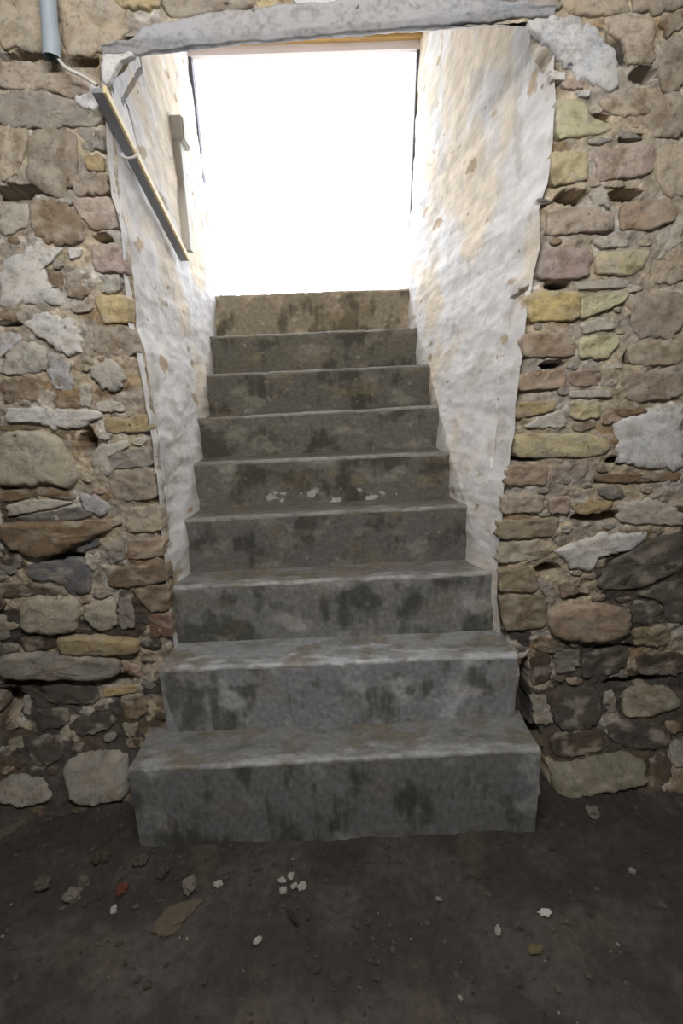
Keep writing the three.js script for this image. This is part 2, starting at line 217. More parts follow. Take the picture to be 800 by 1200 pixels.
const MASONRY = [                            // kind, colour, proud, outline on the wall face
  ['stone', 'buff', 0.02, [[-0.796, 2.385], [-0.694, 2.382], [-0.69, 2.255], [-0.733, 2.245], [-0.781, 2.258], [-0.823, 2.255]]],
  ['stone', 'buff', 0.02, [[-0.65, 2.381], [-0.512, 2.377], [-0.477, 2.336], [-0.471, 2.284], [-0.536, 2.247], [-0.602, 2.234], [-0.651, 2.243]]],
  ['stone', 'ochre', 0.015, [[-0.522, 2.37], [-0.373, 2.377], [-0.382, 2.339], [-0.435, 2.333], [-0.491, 2.336]]],
  ['stone', 'buff2', 0.02, [[-0.831, 2.217], [-0.769, 2.229], [-0.69, 2.205], [-0.603, 2.199], [-0.569, 2.167], [-0.584, 2.144], [-0.649, 2.135], [-0.708, 2.157], [-0.842, 2.165]]],
  ['stone', 'grey', 0.01, [[-0.843, 2.157], [-0.715, 2.155], [-0.652, 2.131], [-0.573, 2.107], [-0.584, 2.071], [-0.718, 2.073], [-0.86, 2.075]]],
  ['stone', 'buff', 0.012, [[-0.861, 2.071], [-0.781, 2.069], [-0.796, 2.028], [-0.824, 1.97], [-0.887, 1.942]]],
  ['stone', 'browngrey', 0.02, [[-0.776, 2.07], [-0.654, 2.063], [-0.665, 1.955], [-0.716, 1.894], [-0.772, 1.913], [-0.812, 1.957]]],
  ['stone', 'grey', 0.006, [[-0.644, 2.063], [-0.583, 2.063], [-0.583, 2.013], [-0.65, 2.013]]],
  ['stone', 'ochre2', 0.01, [[-0.637, 2.004], [-0.584, 2.005], [-0.586, 1.965], [-0.639, 1.965]]],
  ['stone', 'browngrey', 0.016, [[-0.676, 1.961], [-0.584, 1.959], [-0.583, 1.903], [-0.679, 1.899]]],
  ['brick', 'pink', 0.016, [[-0.692, 1.893], [-0.579, 1.896], [-0.572, 1.815], [-0.641, 1.812], [-0.665, 1.835]]],
  ['brick', 'pink2', 0.018, [[-0.652, 1.774], [-0.57, 1.772], [-0.564, 1.696], [-0.654, 1.699]]],
  ['stone', 'pale', 0.012, [[-0.9, 1.882], [-0.824, 1.893], [-0.824, 1.831], [-0.865, 1.81], [-0.915, 1.807]]],
  ['stone', 'brown2', 0.018, [[-0.809, 1.897], [-0.706, 1.883], [-0.668, 1.831], [-0.679, 1.78], [-0.772, 1.774], [-0.819, 1.818]]],
  ['plaster_patch', 'white', 0.012, [[-0.929, 1.74], [-0.874, 1.765], [-0.802, 1.777], [-0.735, 1.77], [-0.763, 1.739], [-0.806, 1.713], [-0.795, 1.677], [-0.765, 1.646], [-0.765, 1.615], [-0.877, 1.621], [-0.957, 1.604]]],
  ['plaster_patch', 'white', 0.01, [[-0.723, 1.767], [-0.681, 1.766], [-0.688, 1.741], [-0.724, 1.736]]],
  ['stone', 'brown2', 0.008, [[-0.8, 1.719], [-0.749, 1.704], [-0.755, 1.655], [-0.786, 1.668]]],
  ['stone', 'browngrey', 0.01, [[-0.744, 1.706], [-0.665, 1.694], [-0.675, 1.634], [-0.747, 1.631]]],
  ['stone', 'pale', 0.01, [[-0.645, 1.691], [-0.582, 1.692], [-0.589, 1.64], [-0.645, 1.642]]],
  ['brick', 'ochre', 0.015, [[-0.669, 1.636], [-0.57, 1.635], [-0.575, 1.558], [-0.651, 1.558]]],
  ['plaster_patch', 'white', 0.014, [[-0.893, 1.564], [-0.829, 1.6], [-0.746, 1.573], [-0.722, 1.519], [-0.732, 1.474], [-0.775, 1.466], [-0.817, 1.497], [-0.858, 1.528]]],
  ['stone', 'brown2', 0.01, [[-0.957, 1.604], [-0.88, 1.616], [-0.906, 1.574], [-0.963, 1.576]]],
  ['stone', 'lilac', 0.01, [[-0.97, 1.542], [-0.913, 1.54], [-0.909, 1.517], [-0.966, 1.482], [-0.987, 1.458]]],
  ['stone', 'pale', 0.014, [[-0.966, 1.482], [-0.897, 1.517], [-0.84, 1.498], [-0.848, 1.425], [-0.982, 1.417]]],
  ['stone', 'lilac', 0.012, [[-0.834, 1.488], [-0.771, 1.458], [-0.777, 1.358], [-0.844, 1.374]]],
  ['plaster_patch', 'pale', 0.012, [[-0.707, 1.433], [-0.644, 1.461], [-0.61, 1.425], [-0.605, 1.389], [-0.644, 1.354], [-0.685, 1.366], [-0.714, 1.403]]],
  ['brick', 'browngrey', 0.012, [[-0.683, 1.547], [-0.574, 1.548], [-0.564, 1.474], [-0.592, 1.46], [-0.689, 1.478]]],
  ['stone', 'brown2', 0.014, [[-0.997, 1.41], [-0.891, 1.406], [-0.871, 1.372], [-0.892, 1.331], [-1.0, 1.327]]],
  ['stone', 'brown2', 0.01, [[-0.856, 1.366], [-0.769, 1.342], [-0.769, 1.313], [-0.842, 1.313]]],
  ['stone', 'pale', 0.01, [[-0.758, 1.378], [-0.719, 1.387], [-0.726, 1.309], [-0.764, 1.311]]],
  ['plaster_patch', 'white', 0.02, [[-1.002, 1.319], [-0.854, 1.316], [-0.708, 1.303], [-0.692, 1.287], [-0.772, 1.244], [-0.867, 1.248], [-0.917, 1.271], [-1.009, 1.271]]],
  ['brick', 'ochre2', 0.015, [[-0.694, 1.274], [-0.555, 1.282], [-0.554, 1.228], [-0.693, 1.228]]],
  ['stone', 'brown', 0.01, [[-1.026, 1.266], [-0.924, 1.26], [-0.889, 1.246], [-0.976, 1.246], [-1.03, 1.248]]],
  ['stone', 'brown2', 0.01, [[-0.865, 1.242], [-0.781, 1.242], [-0.802, 1.199], [-0.839, 1.222]]],
  ['stone', 'pale2', 0.03, [[-1.033, 1.234], [-0.948, 1.248], [-0.865, 1.226], [-0.825, 1.172], [-0.805, 1.093], [-0.835, 1.052], [-0.898, 1.074], [-1.067, 1.066]]],
  ['plaster_patch', 'pale', 0.012, [[-0.755, 1.164], [-0.712, 1.196], [-0.628, 1.207], [-0.617, 1.187], [-0.699, 1.168], [-0.717, 1.127], [-0.68, 1.114], [-0.692, 1.089], [-0.755, 1.092]]],
  ['brick', 'grey', 0.012, [[-0.706, 1.163], [-0.565, 1.182], [-0.56, 1.118], [-0.705, 1.112]]],
  ['brick', 'browngrey', 0.012, [[-0.71, 1.096], [-0.558, 1.11], [-0.559, 1.01], [-0.696, 1.003]]],
  ['stone', 'brown', 0.014, [[-1.069, 1.057], [-0.9, 1.063], [-0.825, 1.04], [-0.824, 1.014], [-0.934, 1.029], [-1.078, 1.014]]],
  ['plaster_patch', 'pale', 0.01, [[-1.066, 1.005], [-0.963, 1.025], [-0.831, 1.008], [-0.884, 0.993], [-0.978, 0.979], [-1.06, 0.964]]],
  ['stone', 'grey2', 0.012, [[-1.037, 0.963], [-0.828, 0.994], [-0.77, 0.962], [-0.865, 0.942], [-1.007, 0.944]]],
  ['plaster_patch', 'lilac', 0.01, [[-0.815, 1.037], [-0.751, 1.031], [-0.713, 0.984], [-0.735, 0.952], [-0.803, 0.969]]],
  ['stone', 'brown', 0.032, [[-1.093, 0.942], [-0.921, 0.947], [-0.729, 0.931], [-0.721, 0.91], [-0.788, 0.888], [-0.876, 0.843], [-0.985, 0.817], [-1.064, 0.856], [-1.103, 0.894]]],
  ['stone', 'slate', 0.01, [[-0.863, 0.867], [-0.773, 0.891], [-0.77, 0.852], [-0.838, 0.83]]],
  ['stone', 'slate', 0.016, [[-1.036, 0.791], [-0.917, 0.808], [-0.83, 0.805], [-0.815, 0.754], [-0.838, 0.682], [-0.895, 0.678], [-0.93, 0.731], [-1.018, 0.734]]],
  ['stone', 'pale', 0.01, [[-0.831, 0.817], [-0.773, 0.833], [-0.782, 0.778], [-0.819, 0.767]]],
  ['brick', 'grey', 0.01, [[-0.749, 0.86], [-0.678, 0.887], [-0.693, 0.803], [-0.751, 0.786]]],
  ['brick', 'buff', 0.014, [[-0.666, 0.976], [-0.553, 0.992], [-0.553, 0.898], [-0.677, 0.896]]],
  ['brick', 'tan', 0.014, [[-0.675, 0.869], [-0.554, 0.874], [-0.562, 0.807], [-0.685, 0.799]]],
  ['brick', 'tan2', 0.014, [[-0.76, 0.768], [-0.559, 0.782], [-0.558, 0.719], [-0.7, 0.696], [-0.763, 0.708]]],
  ['brick', 'tan2', 0.012, [[-0.686, 0.689], [-0.556, 0.707], [-0.565, 0.61], [-0.635, 0.6]]],
  ['brick', 'red', 0.014, [[-0.643, 0.591], [-0.564, 0.597], [-0.565, 0.508], [-0.642, 0.504]]],
  ['stone', 'grey2', 0.012, [[-1.11, 0.858], [-1.044, 0.84], [-1.04, 0.788], [-1.134, 0.742]]],
  ['stone', 'darkbrown', 0.015, [[-1.137, 0.729], [-0.945, 0.715], [-0.898, 0.678], [-1.028, 0.68], [-1.148, 0.675]]],
  ['stone', 'pale2', 0.03, [[-1.077, 0.656], [-1.022, 0.68], [-0.899, 0.675], [-0.877, 0.642], [-0.901, 0.551], [-0.965, 0.534], [-1.095, 0.549]]],
  ['stone', 'pale2', 0.024, [[-0.864, 0.632], [-0.807, 0.652], [-0.748, 0.647], [-0.756, 0.552], [-0.819, 0.535], [-0.859, 0.573]]],
  ['stone', 'grey', 0.012, [[-0.743, 0.663], [-0.692, 0.664], [-0.691, 0.546], [-0.749, 0.539]]],
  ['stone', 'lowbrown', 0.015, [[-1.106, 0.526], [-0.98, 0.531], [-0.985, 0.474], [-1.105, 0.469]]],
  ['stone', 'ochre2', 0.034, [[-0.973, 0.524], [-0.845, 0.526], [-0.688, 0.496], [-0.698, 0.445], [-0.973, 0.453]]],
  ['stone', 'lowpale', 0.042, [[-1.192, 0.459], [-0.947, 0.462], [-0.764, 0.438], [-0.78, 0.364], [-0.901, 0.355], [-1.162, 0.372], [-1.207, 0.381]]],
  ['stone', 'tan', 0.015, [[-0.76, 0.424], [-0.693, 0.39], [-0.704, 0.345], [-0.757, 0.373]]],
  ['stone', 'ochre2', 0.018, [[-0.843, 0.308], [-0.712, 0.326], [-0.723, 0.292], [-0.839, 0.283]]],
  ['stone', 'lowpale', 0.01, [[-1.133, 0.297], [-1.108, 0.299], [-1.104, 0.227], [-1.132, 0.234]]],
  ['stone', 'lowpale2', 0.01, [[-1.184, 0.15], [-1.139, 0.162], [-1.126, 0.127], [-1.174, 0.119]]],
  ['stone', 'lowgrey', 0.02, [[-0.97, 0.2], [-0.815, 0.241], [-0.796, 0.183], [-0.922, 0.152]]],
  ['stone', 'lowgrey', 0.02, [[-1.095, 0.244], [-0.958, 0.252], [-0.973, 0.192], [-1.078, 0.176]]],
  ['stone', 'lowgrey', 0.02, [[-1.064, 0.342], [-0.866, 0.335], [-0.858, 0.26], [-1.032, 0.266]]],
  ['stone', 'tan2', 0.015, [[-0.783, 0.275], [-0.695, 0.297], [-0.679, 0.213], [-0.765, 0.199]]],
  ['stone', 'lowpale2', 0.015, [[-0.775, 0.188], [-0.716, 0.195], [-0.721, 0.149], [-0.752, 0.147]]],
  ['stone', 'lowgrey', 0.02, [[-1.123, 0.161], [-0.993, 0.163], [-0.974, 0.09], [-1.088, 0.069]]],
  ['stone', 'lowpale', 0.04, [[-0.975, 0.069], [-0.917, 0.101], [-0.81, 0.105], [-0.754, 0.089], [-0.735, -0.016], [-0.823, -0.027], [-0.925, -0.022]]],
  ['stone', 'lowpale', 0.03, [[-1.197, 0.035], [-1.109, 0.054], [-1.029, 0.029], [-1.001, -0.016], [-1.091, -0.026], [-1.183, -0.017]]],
  ['plaster_patch', 'white2', 0.012, [[0.579, 2.281], [0.67, 2.288], [0.758, 2.273], [0.789, 2.241], [0.834, 2.206], [0.853, 2.162], [0.85, 2.103], [0.786, 2.125], [0.718, 2.15], [0.692, 2.182], [0.672, 2.198], [0.618, 2.246]]],
  ['plaster_patch', 'white', 0.008, [[0.653, 2.166], [0.708, 2.158], [0.705, 2.137], [0.665, 2.142]]],
  ['stone', 'pink', 0.01, [[0.7, 2.143], [0.747, 2.144], [0.758, 2.119], [0.706, 2.119]]],
  ['plaster_patch', 'white', 0.008, [[0.735, 2.114], [0.775, 2.117], [0.777, 2.097], [0.741, 2.1]]],
  ['stone', 'buff', 0.02, [[0.693, 2.345], [0.85, 2.341], [0.867, 2.288], [0.78, 2.285], [0.693, 2.293]]],
  ['stone', 'browngrey', 0.02, [[0.858, 2.344], [1.001, 2.34], [1.007, 2.298], [0.94, 2.285], [0.875, 2.292]]],
  ['stone', 'buff2', 0.02, [[0.79, 2.279], [0.918, 2.281], [0.943, 2.23], [0.895, 2.204], [0.855, 2.224], [0.811, 2.248]]],
  ['stone', 'brown', 0.01, [[0.944, 2.275], [1.008, 2.29], [1.013, 2.254], [0.972, 2.233]]],
  ['stone', 'browngrey', 0.02, [[0.978, 2.227], [1.015, 2.239], [1.033, 2.11], [0.977, 2.109], [0.954, 2.175]]],
  ['stone', 'buff', 0.016, [[0.852, 2.217], [0.937, 2.218], [0.954, 2.175], [0.875, 2.169]]],
  ['stone', 'buff', 0.02, [[0.794, 2.092], [0.887, 2.11], [0.956, 2.122], [0.977, 2.067], [0.903, 2.049], [0.84, 2.054]]],
  ['stone', 'browngrey', 0.02, [[0.968, 2.101], [1.034, 2.102], [1.049, 1.995], [0.961, 2.006], [0.928, 2.042]]],
  ['brick', 'yellowpale', 0.02, [[0.682, 2.096], [0.756, 2.095], [0.778, 2.056], [0.846, 2.021], [0.816, 2.01], [0.689, 2.001]]],
  ['stone', 'grey', 0.008, [[0.858, 2.025], [0.915, 2.003], [0.933, 1.996], [0.865, 1.998]]],
  ['brick', 'yellow', 0.02, [[0.677, 1.97], [0.783, 1.971], [0.785, 1.896], [0.683, 1.884]]],
  ['brick', 'pink', 0.022, [[0.803, 1.964], [0.941, 1.99], [0.964, 1.978], [0.972, 1.917], [0.927, 1.899], [0.817, 1.893]]],
  ['stone', 'buff', 0.018, [[0.979, 1.98], [1.051, 1.982], [1.069, 1.853], [1.043, 1.843], [0.985, 1.886]]],
  ['brick', 'pinkbuff', 0.022, [[0.677, 1.823], [0.798, 1.833], [0.868, 1.806], [0.873, 1.763], [0.68, 1.756]]],
  ['brick', 'tan', 0.022, [[0.888, 1.832], [1.021, 1.844], [1.057, 1.814], [1.051, 1.783], [0.981, 1.765], [0.893, 1.765]]],
  ['plaster_patch', 'pale', 0.012, [[0.796, 1.861], [0.85, 1.864], [0.859, 1.82], [0.803, 1.839]]],
  ['stone', 'pale', 0.01, [[1.008, 1.748], [1.074, 1.813], [1.086, 1.727], [1.006, 1.679]]],
  ['brick', 'pink2', 0.022, [[0.672, 1.724], [0.804, 1.72], [0.816, 1.699], [0.813, 1.648], [0.775, 1.635], [0.659, 1.641]]],
  ['brick', 'yellow', 0.02, [[0.828, 1.705], [0.987, 1.71], [0.98, 1.666], [0.944, 1.641], [0.833, 1.649]]],
  ['plaster_patch', 'pale', 0.009, [[0.819, 1.74], [0.928, 1.737], [0.925, 1.719], [0.834, 1.717]]],
  ['plaster_patch', 'pale', 0.009, [[0.768, 1.628], [0.932, 1.632], [0.94, 1.606], [0.78, 1.606]]],
  ['stone', 'buff', 0.01, [[1.003, 1.665], [1.089, 1.709], [1.101, 1.62], [1.004, 1.616]]],
  ['brick', 'yellowdeep', 0.022, [[0.638, 1.606], [0.789, 1.599], [0.792, 1.533], [0.775, 1.519], [0.638, 1.521]]],
  ['brick', 'yellowpale', 0.02, [[0.797, 1.591], [0.937, 1.594], [0.934, 1.572], [0.889, 1.55], [0.798, 1.521]]],
  ['plaster_patch', 'pale', 0.01, [[0.796, 1.509], [0.883, 1.53], [0.914, 1.49], [0.81, 1.478]]],
  ['stone', 'browngrey', 0.016, [[0.943, 1.587], [1.105, 1.591], [1.119, 1.488], [1.071, 1.455], [0.968, 1.473]]],
  ['brick', 'tan', 0.02, [[0.625, 1.487], [0.751, 1.485], [0.79, 1.457], [0.786, 1.414], [0.629, 1.417]]],
  ['brick', 'yellowpale', 0.018, [[0.8, 1.469], [0.923, 1.475], [0.919, 1.44], [0.893, 1.405], [0.802, 1.408]]],
  ['stone', 'buff', 0.014, [[0.961, 1.448], [1.124, 1.458], [1.134, 1.382], [1.006, 1.376], [0.956, 1.393]]],
  ['brick', 'tan', 0.02, [[0.626, 1.368], [0.759, 1.379], [0.775, 1.319], [0.624, 1.316]]],
  ['brick', 'tan', 0.016, [[0.782, 1.368], [0.883, 1.372], [0.872, 1.323], [0.783, 1.324]]],
  ['plaster_patch', 'pale', 0.009, [[0.776, 1.311], [0.916, 1.311], [0.924, 1.285], [0.777, 1.29]]],
  ['stone', 'browngrey', 0.014, [[0.938, 1.357], [1.136, 1.366], [1.148, 1.282], [0.976, 1.262]]],
  ['brick', 'ochre2', 0.018, [[0.618, 1.277], [0.753, 1.283], [0.731, 1.249], [0.62, 1.226]]],
  ['brick', 'yellow', 0.018, [[0.781, 1.276], [0.882, 1.278], [0.887, 1.222], [0.794, 1.22]]],
  ['plaster_patch', 'pale', 0.008, [[0.683, 1.234], [0.769, 1.253], [0.785, 1.193], [0.641, 1.198]]],
  ['brick', 'yellow', 0.018, [[0.623, 1.179], [0.858, 1.174], [0.932, 1.133], [0.92, 1.111], [0.865, 1.096], [0.621, 1.105]]],
  ['plaster_patch', 'white2', 0.014, [[0.934, 1.215], [0.997, 1.223], [1.07, 1.253], [1.15, 1.266], [1.181, 1.045], [1.028, 1.051], [0.957, 1.081]]],
  ['stone', 'brown', 0.014, [[0.917, 1.253], [1.044, 1.243], [1.008, 1.223], [0.942, 1.225]]],
  ['brick', 'tan', 0.018, [[0.603, 1.08], [0.73, 1.075], [0.731, 1.01], [0.592, 1.012]]],
  ['brick', 'pinkgrey', 0.012, [[0.738, 1.072], [0.867, 1.082], [0.845, 1.014], [0.74, 1.009]]],
  ['stone', 'brown', 0.012, [[0.876, 1.039], [1.182, 1.036], [1.175, 1.005], [0.907, 1.009]]],
  ['stone', 'grey2', 0.012, [[0.903, 0.992], [0.983, 0.995], [0.999, 0.953], [0.924, 0.956]]],
  ['brick', 'buff', 0.016, [[0.588, 0.98], [0.728, 0.975], [0.724, 0.916], [0.586, 0.915]]],
  ['brick', 'pinkbuff', 0.014, [[0.737, 0.966], [0.814, 0.969], [0.811, 0.907], [0.75, 0.912]]],
  ['stone', 'ochre2', 0.014, [[0.819, 0.945], [0.953, 0.949], [0.946, 0.908], [0.843, 0.9]]],
  ['brick', 'olive', 0.016, [[0.584, 0.892], [0.783, 0.896], [0.773, 0.83], [0.581, 0.825]]],
  ['brick', 'pale2', 0.014, [[0.585, 0.813], [0.719, 0.817], [0.736, 0.78], [0.72, 0.749], [0.579, 0.739]]],
  ['brick', 'olive2', 0.02, [[0.583, 0.72], [0.704, 0.725], [0.727, 0.638], [0.704, 0.626], [0.59, 0.637]]],
  ['brick', 'olive', 0.018, [[0.593, 0.617], [0.759, 0.614], [0.767, 0.492], [0.615, 0.481]]],
  ['stone', 'pinkgrey', 0.012, [[0.725, 0.68], [0.787, 0.645], [0.784, 0.603], [0.741, 0.618]]],
  ['stone', 'tan', 0.012, [[0.795, 0.661], [0.874, 0.674], [0.864, 0.613], [0.808, 0.602]]],
  ['plaster_patch', 'white', 0.022, [[0.765, 0.775], [0.822, 0.801], [0.919, 0.831], [1.093, 0.837], [1.054, 0.771], [0.926, 0.751], [0.902, 0.692], [0.829, 0.717]]],
  ['plaster_patch', 'pale', 0.01, [[0.972, 0.937], [1.078, 0.956], [1.201, 0.899], [1.208, 0.85], [1.097, 0.855], [0.985, 0.871]]],
  ['stone', 'darkgrey', 0.016, [[0.948, 0.712], [1.103, 0.806], [1.21, 0.832], [1.23, 0.689], [1.065, 0.625], [0.938, 0.63]]],
  ['stone', 'darkgrey', 0.016, [[1.067, 0.605], [1.234, 0.663], [1.257, 0.492], [1.197, 0.488], [1.17, 0.575]]],
  ['stone', 'tan', 0.03, [[0.763, 0.558], [0.943, 0.581], [1.053, 0.54], [1.066, 0.446], [0.964, 0.423], [0.789, 0.444]]],
  ['stone', 'olive', 0.02, [[1.081, 0.476], [1.216, 0.477], [1.208, 0.396], [1.089, 0.404]]],
  ['stone', 'darkgrey', 0.016, [[1.058, 0.58], [1.168, 0.569], [1.178, 0.489], [1.074, 0.486]]],
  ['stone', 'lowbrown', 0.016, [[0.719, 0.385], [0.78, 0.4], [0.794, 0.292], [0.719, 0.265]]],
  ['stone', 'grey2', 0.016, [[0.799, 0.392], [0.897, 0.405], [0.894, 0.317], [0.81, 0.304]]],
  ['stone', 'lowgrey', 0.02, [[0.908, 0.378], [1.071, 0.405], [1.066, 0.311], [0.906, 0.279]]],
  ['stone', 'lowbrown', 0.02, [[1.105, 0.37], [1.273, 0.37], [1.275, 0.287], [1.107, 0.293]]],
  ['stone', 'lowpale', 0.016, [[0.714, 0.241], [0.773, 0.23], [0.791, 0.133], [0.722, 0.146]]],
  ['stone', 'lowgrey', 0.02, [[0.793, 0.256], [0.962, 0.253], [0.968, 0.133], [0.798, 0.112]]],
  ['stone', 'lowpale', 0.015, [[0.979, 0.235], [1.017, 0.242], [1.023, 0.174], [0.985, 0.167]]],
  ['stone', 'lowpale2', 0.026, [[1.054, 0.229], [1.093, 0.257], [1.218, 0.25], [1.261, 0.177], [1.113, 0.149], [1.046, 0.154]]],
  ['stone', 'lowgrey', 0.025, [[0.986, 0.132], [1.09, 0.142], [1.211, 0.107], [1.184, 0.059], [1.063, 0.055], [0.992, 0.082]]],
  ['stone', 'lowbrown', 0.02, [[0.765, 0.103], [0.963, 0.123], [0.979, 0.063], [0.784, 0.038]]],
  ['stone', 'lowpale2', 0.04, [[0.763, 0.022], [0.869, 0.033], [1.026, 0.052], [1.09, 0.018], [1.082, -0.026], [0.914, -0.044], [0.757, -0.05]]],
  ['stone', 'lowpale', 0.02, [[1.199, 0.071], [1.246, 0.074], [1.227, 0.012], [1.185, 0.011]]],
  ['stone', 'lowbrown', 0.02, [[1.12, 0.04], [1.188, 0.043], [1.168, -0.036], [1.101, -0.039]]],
  ['stone', 'ochre', 0.008, [[-0.128, 2.352], [-0.07, 2.354], [-0.067, 2.327], [-0.124, 2.321]]],
  ['plaster_patch', 'white2', 0.008, [[-0.043, 2.35], [0.142, 2.36], [0.187, 2.338], [0.096, 2.328], [-0.029, 2.326]]],
  ['stone', 'browngrey', 0.02, [[-0.36, 2.373], [-0.136, 2.371], [-0.135, 2.327], [-0.336, 2.31], [-0.375, 2.326]]],
  ['stone', 'buff', 0.02, [[0.201, 2.362], [0.367, 2.357], [0.368, 2.341], [0.209, 2.341]]],
  ['stone', 'grey', 0.02, [[0.39, 2.357], [0.672, 2.349], [0.676, 2.297], [0.596, 2.307]]],
  ['plaster_patch', 'white2', 0.01, [[-0.551, 2.24], [-0.502, 2.258], [-0.456, 2.26], [-0.465, 2.23], [-0.504, 2.216], [-0.532, 2.181], [-0.553, 2.166], [-0.561, 2.19]]],
  ['plaster_patch', 'white2', 0.009, [[-0.642, 2.161], [-0.598, 2.172], [-0.565, 2.163], [-0.568, 2.115], [-0.609, 2.106], [-0.639, 2.125]]],
];
for (const [kind, pal, proud, poly] of MASONRY) { const c = PAL[pal], j = rr(0.95, 1.04); masonryPiece(kind, [c[0] * j, c[1] * j, c[2] * j], proud, poly); }
// small packing stones in the gaps between the larger ones
{
  const inside = (x, y, poly) => { let w = false; for (let i = 0, j = poly.length - 1; i < poly.length; j = i++) { const [xi, yi] = poly[i], [xj, yj] = poly[j]; if ((yi > y) !== (yj > y) && x < (xj - xi) * (y - yi) / (yj - yi) + xi) w = !w; } return w; };
  const placed = [];
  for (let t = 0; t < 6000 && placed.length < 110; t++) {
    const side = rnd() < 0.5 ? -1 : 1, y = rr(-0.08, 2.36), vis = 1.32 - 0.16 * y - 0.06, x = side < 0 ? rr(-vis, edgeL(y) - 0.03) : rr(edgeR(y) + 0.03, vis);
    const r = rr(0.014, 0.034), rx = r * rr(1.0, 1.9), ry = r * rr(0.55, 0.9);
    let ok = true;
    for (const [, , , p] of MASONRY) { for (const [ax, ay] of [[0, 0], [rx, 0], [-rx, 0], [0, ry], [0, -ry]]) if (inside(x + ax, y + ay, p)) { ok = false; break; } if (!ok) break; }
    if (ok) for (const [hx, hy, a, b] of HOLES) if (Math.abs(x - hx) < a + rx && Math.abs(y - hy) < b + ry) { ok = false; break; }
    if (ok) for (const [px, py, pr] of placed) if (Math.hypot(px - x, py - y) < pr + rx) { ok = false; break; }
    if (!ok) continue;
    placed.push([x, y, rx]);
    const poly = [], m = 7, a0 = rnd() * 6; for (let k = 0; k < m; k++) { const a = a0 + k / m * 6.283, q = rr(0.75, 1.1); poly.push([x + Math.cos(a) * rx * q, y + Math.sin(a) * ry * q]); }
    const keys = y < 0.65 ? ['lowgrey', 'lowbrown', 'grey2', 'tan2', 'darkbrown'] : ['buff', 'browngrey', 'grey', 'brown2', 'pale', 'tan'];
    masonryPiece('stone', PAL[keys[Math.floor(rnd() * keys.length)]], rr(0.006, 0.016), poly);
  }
}
// the same rubble carried on beyond what the photograph shows
{
  const rest = [];
  for (const side of [-1, 1]) for (let y = -0.1; y < 2.52;) {
    const hh = rr(0.07, 0.15), far = 2.3, nearX = (side < 0 ? 1.225 - 0.175 * y : 1.335 - 0.14 * y) + rr(0, 0.03);
    for (let x = nearX; x < far;) {
      const w = rr(0.1, 0.3), x1 = x + w - 0.012, y1 = y + hh - 0.012, q = () => rr(-0.012, 0.012);
      const poly = [[x + q(), y + q()], [(x + x1) / 2, y + q()], [x1 + q(), y + q()], [x1 + q(), y1 + q()], [(x + x1) / 2 + q(), y1 + q()], [x + q(), y1 + q()]].map(([a, b]) => [side * a, b]);
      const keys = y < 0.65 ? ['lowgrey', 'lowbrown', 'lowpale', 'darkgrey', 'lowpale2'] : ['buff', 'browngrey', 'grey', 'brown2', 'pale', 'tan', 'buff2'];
      if (rnd() < 0.86) masonryPiece('stone', PAL[keys[Math.floor(rnd() * keys.length)]], rr(0.01, 0.026), poly, rest);
      x += w;
    }
    y += hh;
  }
  for (let x = -0.85; x < 1.0;) { const w = rr(0.14, 0.28); masonryPiece('stone', PAL[['buff', 'browngrey', 'pale', 'grey'][Math.floor(rnd() * 4)]], 0.02, [[x, 2.41], [x + w - 0.015, 2.405], [x + w - 0.015, 2.53], [x, 2.54]], rest); x += w; }
  mesh('outer_stonework', mergeGeometries(rest), M.stone, wall).userData.kind = 'stuff';
}
// cast concrete lintel over the opening, its underside rising into the passage
{
  const top = [[-0.465, 2.263], [-0.429, 2.288], [-0.268, 2.312], [-0.06, 2.328], [0.13, 2.332], [0.288, 2.334], [0.591, 2.311]], bot = [[-0.483, 2.231], [-0.29, 2.246], [0.048, 2.26], [0.305, 2.27], [0.593, 2.285]];
  const prof = [[-0.42, 0.235], [-0.2, 0.112], [-0.06, 0.03], [-0.012, 0.004], [0.006, 0], [0.016, 0.012]];
  const g = sheet(150, 40, (u, v) => {
    const x = mix(-0.545, 0.66, u), taper = sstep(0, 0.1, u) * sstep(1, 0.93, u), yb = lut(bot, x), yt = mix(yb + 0.016, Math.max(lut(top, x), yb + 0.02), taper);
    let y, z; const s = v * 10;
    if (s < 5) { const i = Math.floor(s), f = s - i; z = mix(prof[i][0], prof[i + 1][0], f); y = yb + mix(prof[i][1], prof[i + 1][1], f); }
    else { const f = (s - 5) / 5; y = mix(yb + 0.012, yt, f); z = 0.016 + 0.006 * Math.sin(f * 3) - (f > 0.92 ? (f - 0.92) * 0.5 : 0); }
    const w = 0.010 * fbm(x * 18, y * 20, 4 + z * 9, 4);
    return [x, y + w * 0.6, z + w];
  }, (x, y, z) => [x * 0.7, (y + z) * 0.7]);
  const c = toLin([178, 178, 182]), arr = new Float32Array(g.attributes.position.count * 3); for (let i = 0; i < arr.length; i += 3) { arr[i] = c.r; arr[i + 1] = c.g; arr[i + 2] = c.b; }
  g.setAttribute('color', new THREE.BufferAttribute(arr, 3));
  const m = mesh('lintel', g, M.patch, wall); m.userData.label = 'grey concrete lintel over the stair opening';
}

